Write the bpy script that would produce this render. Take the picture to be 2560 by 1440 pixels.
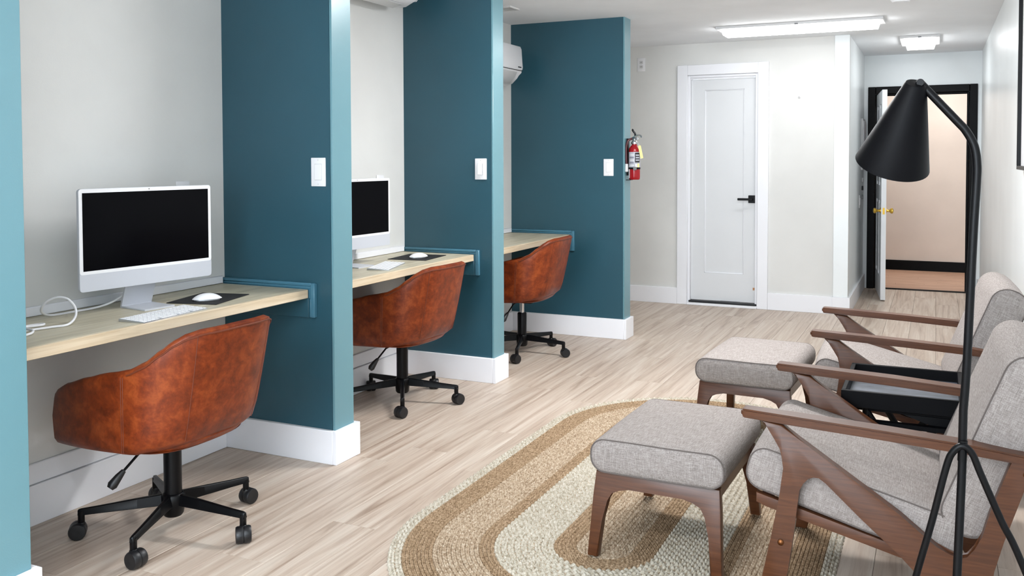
import bpy, bmesh, math, random
from mathutils import Vector, Matrix, noise
random.seed(7)
for o in list(bpy.data.objects): bpy.data.objects.remove(o, do_unlink=True)
scene = bpy.context.scene
COL = scene.collection
R = math.radians

# ------------------------------------------------------------------ camera
F_PX, CY_PX = 2259.75, 471.15
YAW, PITCH, ROLL = R(25.1207), R(1.8836), R(-0.1746)
cam = bpy.data.cameras.new('camera'); camo = bpy.data.objects.new('camera', cam); COL.objects.link(camo)
fw = Vector((-math.sin(YAW)*math.cos(PITCH), math.cos(YAW)*math.cos(PITCH), -math.sin(PITCH)))
rt = Vector((math.cos(YAW), math.sin(YAW), 0)); up = rt.cross(fw)
rt2 = math.cos(ROLL)*rt + math.sin(ROLL)*up; up2 = -math.sin(ROLL)*rt + math.cos(ROLL)*up
M = Matrix((rt2, up2, -fw)).transposed().to_4x4(); M.translation = Vector((0, 0, 1.32))
camo.matrix_world = M
cam.sensor_width = 36; cam.lens = F_PX/2560*36; cam.shift_y = -(720-CY_PX)/2560; cam.clip_start = 0.02
scene.camera = camo

# ------------------------------------------------------------------ world, lights, exposure
w = bpy.data.worlds.new('world'); scene.world = w; w.use_nodes = True
w.node_tree.nodes['Background'].inputs[0].default_value = (0.85, 0.92, 1, 1)
w.node_tree.nodes['Background'].inputs[1].default_value = 0.6
al = bpy.data.lights.new('window_daylight', 'AREA'); al.shape = 'RECTANGLE'; al.size = 2.5; al.size_y = 1.5
al.energy = 50; al.color = (0.80, 0.90, 1.0)
alo = bpy.data.objects.new('window_daylight', al); COL.objects.link(alo)
alo.location = (-1.25, -1.97, 1.35); alo.rotation_euler = (R(90), 0, R(0))
scene.view_settings.view_transform = 'Standard'; scene.view_settings.look = 'None'
scene.view_settings.gamma = 1; scene.view_settings.use_curve_mapping = False
scene.view_settings.exposure = 1.55
LAMP = 22.0       # emission of the ceiling diffusers

# ------------------------------------------------------------------ node helpers
MATS = {}
def lin(c):
    f = lambda v: v/12.92 if v <= .04045 else ((v+.055)/1.055)**2.4
    return tuple(f(v/255) for v in c) + (1,)
class N:
    def __init__(s, name, rough=.5, metal=0, spec=.5):
        m = bpy.data.materials.new(name); m.use_nodes = True; MATS[name] = m; s.m = m; s.t = m.node_tree
        s.b = s.t.nodes['Principled BSDF']; s.b.inputs['Roughness'].default_value = rough
        s.b.inputs['Metallic'].default_value = metal; s.b.inputs['Specular IOR Level'].default_value = spec
    def n(s, typ, **kw):
        x = s.t.nodes.new(typ)
        for k, v in kw.items():
            if k in x.inputs.keys(): x.inputs[k].default_value = v
            else: setattr(x, k, v)
        return x
    def l(s, a, b): s.t.links.new(a, b)
    def coord(s, scale=(1,1,1), rot=(0,0,0), kind='Object', rand=False):
        tc = s.n('ShaderNodeTexCoord'); mp = s.n('ShaderNodeMapping'); mp.inputs['Scale'].default_value = scale
        mp.inputs['Rotation'].default_value = rot
        src = tc.outputs[kind]
        if rand:
            oi = s.n('ShaderNodeObjectInfo'); ad = s.n('ShaderNodeVectorMath', operation='MULTIPLY_ADD')
            cb = s.n('ShaderNodeCombineXYZ'); 
            for i in range(3): s.l(oi.outputs['Random'], cb.inputs[i])
            ad.inputs[1].default_value = (37, 53, 19); s.l(cb.outputs[0], ad.inputs[0]); s.l(src, ad.inputs[2]); src = ad.outputs[0]
        s.l(src, mp.inputs['Vector']); return mp.outputs[0]
    def noise(s, vec, scale=5, detail=4, rough=.5, dist=0):
        x = s.n('ShaderNodeTexNoise'); x.inputs['Scale'].default_value = scale; x.inputs['Detail'].default_value = detail
        x.inputs['Roughness'].default_value = rough; x.inputs['Distortion'].default_value = dist; s.l(vec, x.inputs['Vector']); return x.outputs['Fac']
    def ramp(s, fac, stops):
        x = s.n('ShaderNodeValToRGB'); e = x.color_ramp.elements
        while len(e) < len(stops): e.new(.5)
        for i, (p, c) in enumerate(stops): e[i].position = p; e[i].color = c
        s.l(fac, x.inputs[0]); return x.outputs[0]
    def mix(s, fac, a, b, mode='MIX'):
        x = s.n('ShaderNodeMix', data_type='RGBA', blend_type=mode)
        for v, i in ((fac, 0), (a, 6), (b, 7)):
            if hasattr(v, 'is_linked'): s.l(v, x.inputs[i])
            else: x.inputs[i].default_value = v
        return x.outputs[2]
    def color(s, c):
        if hasattr(c, 'is_linked'): s.l(c, s.b.inputs['Base Color'])
        else: s.b.inputs['Base Color'].default_value = c
        return s
    def bump(s, h, strength=.2, dist=.01):
        x = s.n('ShaderNodeBump'); x.inputs['Strength'].default_value = strength; x.inputs['Distance'].default_value = dist
        s.l(h, x.inputs['Height']); s.l(x.outputs[0], s.b.inputs['Normal'])

def paint(name, c, rough=.5, var=.04, bump=.05, bscale=180, spec=.5):
    n = N(name, rough, 0, spec); v = n.coord(); f = n.noise(v, 2.2, 5)
    a = lin(c); lo = tuple(x*(1-var) for x in a[:3])+(1,); hi = tuple(min(1, x*(1+var)) for x in a[:3])+(1,)
    n.color(n.ramp(f, [(.3, lo), (.7, hi)])); n.bump(n.noise(v, bscale, 2), bump, .004); return n.m
paint('white_wall', (220, 220, 217), .55)
paint('right_wall', (238, 243, 244), .32, spec=.5)
paint('ceiling_paint', (240, 243, 246), .8, bscale=60, bump=.12)
paint('teal', (39, 80, 94), .36, .06, .10, 260, .5)
paint('teal_trim', (66, 114, 134), .34, .04, .05, 260, .5)
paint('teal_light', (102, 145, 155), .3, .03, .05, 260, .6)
paint('white_trim', (240, 241, 245), .35, .015, .03)
paint('door_white', (222, 224, 226), .35, .015, .03)
paint('hall_plaster', (208, 193, 180), .8, .05, .5, 9)
paint('black_frame', (4, 4, 5), .45, .3, .3, 60, .12)
paint('plastic_white', (236, 236, 238), .3, .01, 0)
paint('plastic_white_dim', (214, 214, 214), .35, .01, 0)
paint('black_metal', (6, 6, 8), .36, .1, .02, 180, .2)
paint('black_matte', (5, 5, 8), .5, .08, .02, 180, .12)
paint('black_plastic', (17, 18, 21), .42, .2, .05)
paint('rubber', (13, 13, 14), .7)
paint('grey_metal', (120, 122, 124), .35)
paint('red_paint', (150, 8, 20), .22, .03, 0)
paint('label_grey', (178, 180, 190), .4, .15, 0)
paint('label_dark', (30, 30, 34), .4)
paint('hose_red', (70, 16, 24), .25, .05, 0)
paint('label_mid', (120, 122, 136), .4)
paint('yellow_tag', (232, 222, 150), .6)
paint('mouse_pad', (16, 16, 19), .85, .1, .2, 400)
paint('orange_chip', (190, 140, 100), .7)
paint('hole_dark', (25, 22, 20), .8)
def metal(name, c, rough): n = N(name, rough, 1); n.color(lin(c)); return n.m
metal('brass', (222, 180, 78), .2); metal('chrome', (205, 207, 210), .15); metal('silver', (206, 208, 212), .42); paint('silver_paint', (196, 199, 206), .35, .01, 0); metal('bolt', (120, 78, 48), .35)
n = N('screen_black', .12, 0, .05); n.color(lin((4, 4, 7)))
n = N('glass', .02, 0, .5); n.color((.9, .95, 1, 1)); n.b.inputs['Transmission Weight'].default_value = 1; n.b.inputs['IOR'].default_value = 1.05
for nm_, st_ in (('lamp_glow', LAMP), ('lamp_glow_mid', LAMP*1.25), ('lamp_glow_door', LAMP*.24), ('lamp_glow_front', LAMP*.52), ('lamp_glow_passage', LAMP*.17), ('lamp_glow_hallway', LAMP*.42)):
    n = N(nm_, .5); n.color((1, 1, 1, 1)); n.b.inputs['Emission Color'].default_value = (.985, .99, 1, 1); n.b.inputs['Emission Strength'].default_value = st_

# floor planks: oak vinyl, grain runs along local y
def plankmat(name, cols, sx=26, sy=1.5, rough=.42):
    n = N(name, rough); v = n.coord((sx, sy, 1), rand=True)
    g = n.noise(v, 1.0, 7, .62, 1.4)
    base = n.ramp(g, [(.28, lin(cols[0])), (.46, lin(cols[1])), (.66, lin(cols[2]))])
    v2 = n.coord((sx*4.5, sy*2.2, 1), rand=True); g2 = n.noise(v2, 1.0, 5, .7)
    fine = n.ramp(g2, [(.30, (.80, .78, .76, 1)), (.52, (1, 1, 1, 1))])
    c = n.mix(.6, base, fine, 'MULTIPLY')
    oi = n.n('ShaderNodeObjectInfo'); t = n.ramp(oi.outputs['Random'], [(0, (.92, .91, .90, 1)), (1, (1, 1, 1, 1))])
    n.color(n.mix(.8, c, t, 'MULTIPLY')); n.bump(g2, .05, .003); return n.m
plankmat('oak_plank', [(150, 129, 112), (190, 172, 156), (209, 196, 182)], 18, .8)
plankmat('hall_plank', [(138, 98, 76), (184, 144, 118), (204, 168, 142)], 30, 2)
def wood(name, cols, scale=(3, 60, 60), rough=.35, spec=.5):
    n = N(name, rough, 0, spec); v = n.coord(scale); g = n.noise(v, 1, 6, .6, .8)
    v2 = n.coord((scale[0]*.7, scale[1]*.25, scale[2]*.25)); g2 = n.noise(v2, 1, 3)
    a = n.ramp(g, [(.3, lin(cols[0])), (.5, lin(cols[1])), (.72, lin(cols[2]))])
    b = n.ramp(g2, [(.3, (.8, .8, .8, 1)), (.7, (1, 1, 1, 1))])
    n.color(n.mix(.7, a, b, 'MULTIPLY')); n.bump(g, .05, .002); return n.m
wood('walnut', [(72, 40, 22), (84, 49, 28), (97, 58, 35)], (6, 110, 110), .33, .4)
wood('maple', [(178, 167, 141), (200, 191, 166), (212, 205, 184)], (60, 3, 60), .4)
wood('maple_edge', [(206, 184, 152), (226, 207, 177), (236, 220, 194)], (60, 2.2, 60), .4)
wood('tray_wood', [(38, 41, 47), (72, 77, 86), (104, 110, 120)], (9, 38, 20), .38)
# leather
n = N('leather', .4, 0, .32); v = n.coord(); f = n.noise(v, 15, 7, .68, .3); f2 = n.noise(v, 90, 4)
c = n.ramp(f, [(.28, lin((76, 28, 10))), (.5, lin((122, 50, 18))), (.74, lin((160, 78, 34)))])
n.color(n.mix(.35, c, n.ramp(f2, [(.35, (.62, .6, .58, 1)), (.6, (1, 1, 1, 1))]), 'MULTIPLY')); n.bump(n.noise(v, 260, 3), .12, .002)
n = N('leather_seam', .5); n.color(lin((104, 46, 22)))
# grey linen: cross-hatched threads
def linen(name, dark, mid, light):
    n = N(name, .95, 0, .15)
    fs = [n.noise(n.coord(s), 1, 3, .6) for s in ((30, 420, 420), (420, 30, 420), (420, 420, 30))]
    a = n.n('ShaderNodeMath', operation='ADD'); n.l(fs[0], a.inputs[0]); n.l(fs[1], a.inputs[1])
    b = n.n('ShaderNodeMath', operation='ADD'); n.l(a.outputs[0], b.inputs[0]); n.l(fs[2], b.inputs[1])
    d = n.n('ShaderNodeMath', operation='DIVIDE'); n.l(b.outputs[0], d.inputs[0]); d.inputs[1].default_value = 3
    n.color(n.ramp(d.outputs[0], [(.39, lin(dark)), (.5, lin(mid)), (.60, lin(light))])); n.bump(d.outputs[0], .35, .003)
    return n.m
linen('linen', (121, 114, 110), (146, 138, 134), (169, 162, 157))
n = N('piping_dark', .9); n.color(lin((96, 88, 84)))
# jute braids
def jute(name, a, b, c):
    n = N(name, .95, 0, .1); v = n.coord(); f = n.noise(v, 95, 4, .7); g = n.noise(v, 12, 3)
    x = n.ramp(f, [(.33, lin(a)), (.5, lin(b)), (.68, lin(c))])
    n.color(n.mix(.35, x, n.ramp(g, [(.3, (.8, .76, .72, 1)), (.7, (1, 1, 1, 1))]), 'MULTIPLY')); n.bump(f, .5, .004); return n.m
jute('jute_ivory', (146, 136, 116), (186, 178, 162), (208, 202, 190))
jute('jute_tan', (106, 84, 62), (154, 130, 103), (186, 163, 136))
jute('jute_mixed', (122, 100, 78), (176, 156, 132), (208, 194, 174))

# ------------------------------------------------------------------ mesh helpers
def link(name, me, mat, parent=None, loc=(0,0,0), rot=(0,0,0)):
    o = bpy.data.objects.new(name, me); COL.objects.link(o)
    if mat and not me.materials: me.materials.append(MATS[mat])
    o.location = loc; o.rotation_euler = rot
    if parent is not None: o.parent = parent
    return o
def fin(bm, name, mat, parent=None, smooth=False, loc=(0,0,0), rot=(0,0,0), sharp=40):
    bmesh.ops.recalc_face_normals(bm, faces=bm.faces)
    me = bpy.data.meshes.new(name); bm.to_mesh(me); bm.free()
    if smooth:
        me.polygons.foreach_set('use_smooth', [True]*len(me.polygons))
        me.set_sharp_from_angle(angle=R(sharp))
    return link(name, me, mat, parent, loc, rot)
def addbox(bm, a, b, bev=0, seg=1):
    r = bmesh.ops.create_cube(bm, size=1); vs = r['verts']
    for v in vs: v.co = Vector([a[i] + (v.co[i]+.5)*(b[i]-a[i]) for i in range(3)])
    if bev:
        es = list({e for v in vs for e in v.link_edges})
        bmesh.ops.bevel(bm, geom=es, offset=bev, segments=seg, affect='EDGES', profile=.5)
def box(name, a, b, mat, parent=None, bev=0, seg=1, loc=(0,0,0), rot=(0,0,0)):
    bm = bmesh.new(); addbox(bm, a, b, bev, seg); return fin(bm, name, mat, parent, bev > 0, loc, rot)
def boxes(name, L, mat, parent=None, bev=0):
    bm = bmesh.new()
    for a, b in L: addbox(bm, a, b, bev)
    return fin(bm, name, mat, parent, bev > 0)
def smooth_path(pts, k=6, closed=False):
    pts = [Vector(p) for p in pts]; n = len(pts); out = []
    rng = range(n if closed else n-1)
    for i in rng:
        g = lambda j: pts[j % n] if closed else pts[max(0, min(n-1, j))]
        p0, p1, p2, p3 = g(i-1), g(i), g(i+1), g(i+2)
        for s in range(k):
            t = s/k
            out.append(.5*((2*p1)+(p2-p0)*t+(2*p0-5*p1+4*p2-p3)*t*t+(3*p1-p0-3*p2+p3)*t**3))
    if not closed: out.append(pts[-1])
    return out
def addtube(bm, pts, r, seg=10, closed=False, cap=True):
    pts = [Vector(p) for p in pts]; n = len(pts); rr = r if hasattr(r, '__len__') else [r]*n
    rings = []; prev = None
    for i, p in enumerate(pts):
        t = (pts[(i+1) % n]-pts[i-1]) if closed else (pts[min(n-1, i+1)]-pts[max(0, i-1)])
        t.normalize()
        if prev is None:
            a = Vector((0,0,1)) if abs(t.z) < .9 else Vector((1,0,0)); u = a.cross(t).normalized()
        else: u = (prev - t*prev.dot(t)).normalized()
        prev = u; v = t.cross(u)
        rings.append([bm.verts.new(p + rr[i]*(math.cos(2*math.pi*k/seg)*u + math.sin(2*math.pi*k/seg)*v)) for k in range(seg)])
    for i in range(n if closed else n-1):
        A, B = rings[i], rings[(i+1) % n]
        for k in range(seg): bm.faces.new((A[k], A[(k+1) % seg], B[(k+1) % seg], B[k]))
    if cap and not closed:
        bm.faces.new(rings[0][::-1]); bm.faces.new(rings[-1])
def tube(name, pts, r, mat, parent=None, seg=10, closed=False):
    bm = bmesh.new(); addtube(bm, pts, r, seg, closed); return fin(bm, name, mat, parent, True)
def addlathe(bm, prof, seg=24, mtx=None, cap=True):
    rings = []
    for r, z in prof:
        ring = []
        for k in range(seg):
            a = 2*math.pi*k/seg; p = Vector((r*math.cos(a), r*math.sin(a), z))
            ring.append(bm.verts.new(mtx @ p if mtx else p))
        rings.append(ring)
    for A, B in zip(rings, rings[1:]):
        for k in range(seg): bm.faces.new((A[k], A[(k+1) % seg], B[(k+1) % seg], B[k]))
    if cap: bm.faces.new(rings[0][::-1]); bm.faces.new(rings[-1])
def lathe(name, prof, mat, parent=None, seg=24, mtx=None, cap=True, loc=(0,0,0), rot=(0,0,0)):
    bm = bmesh.new(); addlathe(bm, prof, seg, mtx, cap); return fin(bm, name, mat, parent, True, loc, rot)
def prism(name, poly, axis, d0, d1, mat, parent=None, bev=0, seg=2):
    """extrude a 2D polygon: axis 'y' -> poly is (x,z), extruded d0..d1 along y"""
    bm = bmesh.new()
    def P(p, d): return {'y': (p[0], d, p[1]), 'x': (d, p[0], p[1]), 'z': (p[0], p[1], d)}[axis]
    A = [bm.verts.new(P(p, d0)) for p in poly]; B = [bm.verts.new(P(p, d1)) for p in poly]; n = len(poly)
    fa = bm.faces.new(A); fb = bm.faces.new(B[::-1])
    for i in range(n): bm.faces.new((A[i], A[(i+1) % n], B[(i+1) % n], B[i]))
    if bev:
        es = list(fa.edges)+list(fb.edges); bmesh.ops.bevel(bm, geom=es, offset=bev, segments=seg, affect='EDGES', profile=.5)
    return fin(bm, name, mat, parent, True)
def roundbox(name, h, r, mat, parent=None, puff=(0,0,0), loc=(0,0,0), rot=(0,0,0), n=14, wob=0):
    """cushion: half sizes h, edge radius r, puff swells each axis' faces"""
    bm = bmesh.new(); bmesh.ops.create_cube(bm, size=2)
    bmesh.ops.subdivide_edges(bm, edges=bm.edges, cuts=n, use_grid_fill=True)
    for v in bm.verts:
        c = v.co.copy()
        # concentrate samples near the edges
        u = Vector([math.copysign(abs(x)**.72, x) for x in c])
        p = Vector([u[i]*h[i] for i in range(3)])
        core = Vector([max(-(h[i]-r), min(h[i]-r, p[i])) for i in range(3)])
        d = p-core
        if d.length > 1e-9:
            m = max(abs(u[i]) for i in range(3))
            p = core + d.normalized()*r if True else p
        q = Vector(p)
        for i in range(3):
            j, k = (i+1) % 3, (i+2) % 3
            s = max(0, 1-(p[j]/h[j])**2)*max(0, 1-(p[k]/h[k])**2)
            q[i] += puff[i]*math.copysign(min(1, abs(p[i])/h[i])**2, p[i])*s
        if wob: q += wob*Vector(noise.noise_vector(q*7))
        v.co = q
    return fin(bm, name, mat, parent, True, loc, rot, 180)
def wrapbox(name, hx, hy, hz, r, mat, parent=None, puff=.012, re=.012, loc=(0,0,0), rot=(0,0,0), wob=.0012):
    """upholstered slab: cover wraps round the x-z profile (radius r), flat end panels at +-y"""
    bm = bmesh.new(); prof = []; nq = 8
    for cx, cz, a0 in ((hx-r, hz-r, 0), (-hx+r, hz-r, 90), (-hx+r, -hz+r, 180), (hx-r, -hz+r, 270)):
        for q in range(nq+1):
            a = R(a0+90*q/nq); prof.append((cx+r*math.cos(a), cz+r*math.sin(a), math.cos(a), math.sin(a)))
        # points along the straight run to the next corner
        nx = {0: (-hx+r, hz), 90: (-hx, -hz+r), 180: (hx-r, -hz), 270: (hx, hz-r)}[a0]; px = prof[-1]
        m = max(2, int(math.hypot(nx[0]-px[0], nx[1]-px[1])/.03))
        for q in range(1, m):
            f = q/m; prof.append((px[0]+(nx[0]-px[0])*f, px[1]+(nx[1]-px[1])*f, px[2], px[3]))
    ys = [(-hy, re), (-hy+re*.3, re*.3), (-hy+re, 0)]
    k = max(4, int(2*hy/.03))
    ys += [(-hy+re+(2*hy-2*re)*q/k, 0) for q in range(1, k)] + [(hy-re, 0), (hy-re*.3, re*.3), (hy, re)]
    rings = []
    for y, ins in ys:
        ring = []
        for x, z, nx_, nz_ in prof:
            p = Vector((x-nx_*ins, y, z-nz_*ins))
            s_ = max(0, 1-(x/hx)**2)*max(0, 1-(y/hy)**2); p.z += puff*s_*(1 if z > 0 else .2)*math.copysign(1, z)
            s2 = max(0, 1-(z/hz)**2)*max(0, 1-(y/hy)**2); p.x += puff*.35*s2*math.copysign(1, x)
            p += wob*Vector(noise.noise_vector(p*8)); ring.append(bm.verts.new(p))
        rings.append(ring)
    n_ = len(prof)
    for A, B in zip(rings, rings[1:]):
        for q in range(n_): bm.faces.new((A[q], A[(q+1) % n_], B[(q+1) % n_], B[q]))
    for ring, sg in ((rings[0], -1), (rings[-1], 1)):
        inner = [bm.verts.new((v.co.x*.5, v.co.y+sg*.004, v.co.z*.5)) for v in ring]
        for q in range(n_): bm.faces.new((ring[q], ring[(q+1) % n_], inner[(q+1) % n_], inner[q]))
        bm.faces.new(inner)
    o = fin(bm, name, mat, parent, True, loc, rot, 180)
    for sg in (-1, 1):
        P = [Vector((x-nx_*re*.22, sg*(hy-re*.25), z-nz_*re*.22)) for x, z, nx_, nz_ in prof]
        P = [p+wob*Vector(noise.noise_vector(p*8)) for p in P]
        tube('piping', P, .0021, 'piping_dark', o, 6, True)
    return o
def thing(name, label, cat, loc=(0,0,0), rz=0, group=None):
    o = bpy.data.objects.new(name, None); COL.objects.link(o); o.location = loc; o.rotation_euler = (0, 0, rz); o.empty_display_size = .1
    return tag(o, label, cat, group)
def tag(o, label, cat, group=None, kind=None):
    o['label'] = label; o['category'] = cat
    if group: o['group'] = group
    if kind: o['kind'] = kind
    return o
def struct(o, label, cat): return tag(o, label, cat, None, 'structure')
def copy_tree(o, parent=None):
    c = o.copy(); COL.objects.link(c); c.parent = parent
    for ch in list(o.children):
        copy_tree(ch, c)
    return c

# ------------------------------------------------------------------ measured layout (metres)
XL, XP, XP3, XR = -2.953, -2.343, -2.046, 0.392
PY = [1.593, 3.185, 4.740, 6.287]; T = .140
XD, ZD, ZC = -2.463, .755, 2.342
YB, XC, YE, YN = 8.045, -.661, 9.788, -2.0
BBH, BT = .146, .020

# ------------------------------------------------------------------ shell
fl = box('floor', (XL-.1, YN-.1, -.06), (XR+.1, YE, -.004), 'hole_dark'); struct(fl, 'pale oak vinyl plank floor of the office', 'floor')
pw, pl = .181, 1.222
bm = bmesh.new(); addbox(bm, (-pw/2+.0006, -pl/2+.0006, -.004), (pw/2-.0006, pl/2-.0006, 0), .0008)
bmesh.ops.recalc_face_normals(bm, faces=bm.faces)
pm = bpy.data.meshes.new('plank'); bm.to_mesh(pm); bm.free()
ncol = int((XR-XL)/pw)+2
for i in range(ncol):
    off = random.random()*pl; x = XL-.02+pw*i
    if x-pw/2 > XR: break
    k = -1
    while True:
        y = 0.3-off+pl*k+pl/2; k += 1
        if y-pl/2 > YE: break
        if y+pl/2 < .2: continue
        if y > YB+.6 and x < XC-.2: continue
        y0, y1 = y-pl/2, y+pl/2
        if y1 > YE+.02 or x-pw/2 < XL-.1 or x+pw/2 > XR+.1: # cut pieces at the walls
            o = box('plank', (-pw/2+.0006, y0-y+.0006, -.004), (min(pw/2-.0006, XR+.09-x), min(y1, YE+.02)-y, 0), 'oak_plank', fl, 0)
            o.location = (x, y, 0)
        else: link('plank', pm, 'oak_plank', fl, (x, y, 0))
ce = box('ceiling', (XL-.1, YN-.1, ZC), (XR+.1, YE+.1, ZC+.08), 'ceiling_paint'); struct(ce, 'smooth off-white painted ceiling', 'ceiling')
struct(box('wall_left', (XL-.1, YN-.1, 0), (XL, YB+.1, ZC), 'white_wall'), 'pale grey wall behind the desks', 'wall')
struct(box('wall_right', (XR, YN-.1, 0), (XR+.1, YE+.1, ZC), 'right_wall'), 'white wall behind the armchairs', 'wall')
DL, DR, DT, CW = -2.024, -1.405, 2.060, .092
wb = boxes('wall_back', [((XL, YB, 0), (DL, YB+.1, ZC)), ((DR, YB, 0), (XC, YB+.1, ZC)), ((DL, YB, DT), (DR, YB+.1, ZC))], 'white_wall')
struct(wb, 'grey-white wall around the narrow white door', 'wall')
struct(box('wall_passage', (XC-.1, YB+.1, 0), (XC, YE, ZC), 'right_wall'), 'shaded side wall of the short passage', 'wall')
OL, OR, OT, OW = -.553, .287, 1.956, .071
we = boxes('wall_end', [((XC-.1, YE, 0), (OL, YE+.12, ZC)), ((OR, YE, 0), (XR+.1, YE+.12, ZC)), ((OL, YE, OT), (OR, YE+.12, ZC))], 'right_wall')
struct(we, 'white end wall around the black door frame', 'wall')
# wall behind the viewer, with a wide window
WX0, WX1, WZ0, WZ1 = -2.5, 0.0, .6, 2.1
wn = boxes('wall_front', [((XL, YN-.1, 0), (WX0, YN, ZC)), ((WX1, YN-.1, 0), (XR, YN, ZC)), ((WX0, YN-.1, 0), (WX1, YN, WZ0)), ((WX0, YN-.1, WZ1), (WX1, YN, ZC))], 'white_wall')
struct(wn, 'front wall with a wide window', 'wall')
wi = boxes('window_1', [((WX0, YN-.08, WZ0), (WX1, YN-.02, WZ0+.05)), ((WX0, YN-.08, WZ1-.05), (WX1, YN-.02, WZ1)), ((WX0, YN-.08, WZ0), (WX0+.05, YN-.02, WZ1)), ((WX1-.05, YN-.08, WZ0), (WX1, YN-.02, WZ1)), ((-1.28, YN-.08, WZ0), (-1.22, YN-.02, WZ1))], 'white_trim')
struct(wi, 'wide front window with white frame', 'window')
box('pane', (WX0+.05, YN-.055, WZ0+.05), (-1.28, YN-.05, WZ1-.05), 'glass', wi); box('pane', (-1.22, YN-.055, WZ0+.05), (WX1-.05, YN-.05, WZ1-.05), 'glass', wi)

# dividers with wrapped baseboards
dn = ['first', 'second', 'third', 'fourth']
dl = ['teal divider wall cut by the left edge of the picture', 'teal divider wall beside the nearest desk with its computer',
      'teal divider wall beside the second desk', 'longer teal divider wall carrying the fire extinguisher']
for i, y in enumerate(PY):
    xe = XP3 if i == 3 else XP
    wd = struct(box('wall_divider_'+dn[i], (XL, y, 0), (xe-.012, y+T, ZC), 'teal'), dl[i], 'wall')
    eb = box('end_face', (xe-.012, y, 0), (xe, y+T, ZC), 'teal_light', wd, .002); eb['label'] = 'lighter teal end face'  # end face coloured a lighter teal than the divider sides
    struct(boxes('baseboard_divider_'+dn[i], [((XL, y-BT, 0), (xe, y, BBH)), ((XL, y+T, 0), (xe, y+T+BT, BBH)), ((xe, y-BT, 0), (xe+BT, y+T+BT, BBH))], 'white_trim', bev=.002),
           'white baseboard wrapping the '+['left-edge teal divider', 'teal divider by the nearest desk', 'teal divider by the second desk', 'teal divider under the extinguisher'][i], 'baseboard')
nb = ['nearest', 'second', 'third']
for i in range(3):
    y0, y1 = PY[i]+T+BT, PY[i+1]-BT
    struct(box('baseboard_booth_'+nb[i], (XL, y0, 0), (XL+BT, y1, BBH), 'white_trim', bev=.002), 'white baseboard on the back wall of the %s booth' % nb[i], 'baseboard')
    if i < 2: struct(box('trim_%d' % (i+1), (XL, y0, BBH+.002), (XL+.012, y1, .222), 'white_trim', bev=.003), 'white strip above the baseboard in the %s booth' % nb[i], 'trim')
struct(box('baseboard_back_left', (XL, YB-BT, 0), (DL-CW, YB, BBH), 'white_trim', bev=.002), 'white baseboard left of the narrow white door', 'baseboard')
struct(box('baseboard_back_right', (DR+CW, YB-BT, 0), (XC-.11, YB, BBH), 'white_trim', bev=.002), 'white baseboard right of the narrow white door', 'baseboard')
struct(box('trim_3', (XC-.115, YB-.022, BBH), (XC+.004, YB, ZC), 'right_wall', bev=.002), 'tall white corner board where the passage begins', 'trim')
struct(boxes('baseboard_passage', [((XC-.12, YB-.03, 0), (XC+BT, YB, BBH)), ((XC, YB, 0), (XC+BT, YE-.02, BBH))], 'white_trim', bev=.002), 'white baseboard rounding the passage corner', 'baseboard')
struct(box('baseboard_right', (XR-BT, YN, 0), (XR, YE, BBH), 'white_trim', bev=.002), 'white baseboard along the wall behind the armchairs', 'baseboard')

# narrow white door
d1 = thing('door_1', 'narrow white panel door with black lever handle', 'door', (0, 0, 0)); d1['kind'] = 'structure'
boxes('casing', [((DL-CW, YB-.022, 0), (DL, YB, DT+CW)), ((DR, YB-.022, 0), (DR+CW, YB, DT+CW)), ((DL, YB-.022, DT), (DR, YB, DT+CW))], 'white_trim', d1, .003)
boxes('jamb', [((DL, YB, 0), (DL+.022, YB+.1, DT)), ((DR-.022, YB, 0), (DR, YB+.1, DT)), ((DL+.022, YB, DT-.022), (DR-.022, YB+.1, DT)), ((DL+.022, YB+.012, DT-.034), (DR-.022, YB+.03, DT-.022))], 'white_trim', d1, .002)
yl = YB+.035
leaf = boxes('door_leaf', [((DL+.024, yl, .045), (DL+.145, yl+.04, DT-.036)), ((DR-.125, yl, .045), (DR-.024, yl+.04, DT-.036)),
     ((DL+.145, yl, .045), (DR-.125, yl+.04, .29)), ((DL+.145, yl, 1.93), (DR-.125, yl+.04, DT-.036))], 'door_white', d1)
box('door_panel', (DL+.145, yl+.012, .29), (DR-.125, yl+.035, 1.93), 'door_white', d1)
boxes('panel_moulding', [((DL+.145, yl+.003, .29), (DL+.152, yl+.02, 1.93)), ((DR-.132, yl+.003, .29), (DR-.125, yl+.02, 1.93)), ((DL+.145, yl+.003, .29), (DR-.125, yl+.02, .297)), ((DL+.145, yl+.003, 1.923), (DR-.125, yl+.02, 1.93))], 'white_trim', d1, .002)
hd = box('lever_handle', (DR-.085, yl-.012, .925), (DR-.022, yl, .992), 'black_metal', d1, .003); hd['label'] = 'black square lever handle'
bm = bmesh.new(); addtube(bm, [(DR-.054, yl-.01, .958), (DR-.054, yl-.045, .958)], .009); addbox(bm, (DR-.172, yl-.056, .948), (DR-.042, yl-.043, .968), .003)
fin(bm, 'lever', 'black_metal', hd, True)
box('threshold', (DL, YB-.03, 0), (DR, YB+.1, .022), 'white_trim', d1, .003)
sw = box('sweep', (DL+.012, YB-.012, .022), (DR-.005, YB+.06, .040), 'black_plastic', d1, .005); sw['label'] = 'dark grey threshold strip'
sc = box('scuff', (DR-.044, yl-.0015, .155), (DR-.026, yl+.002, .178), 'orange_chip', d1)

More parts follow.
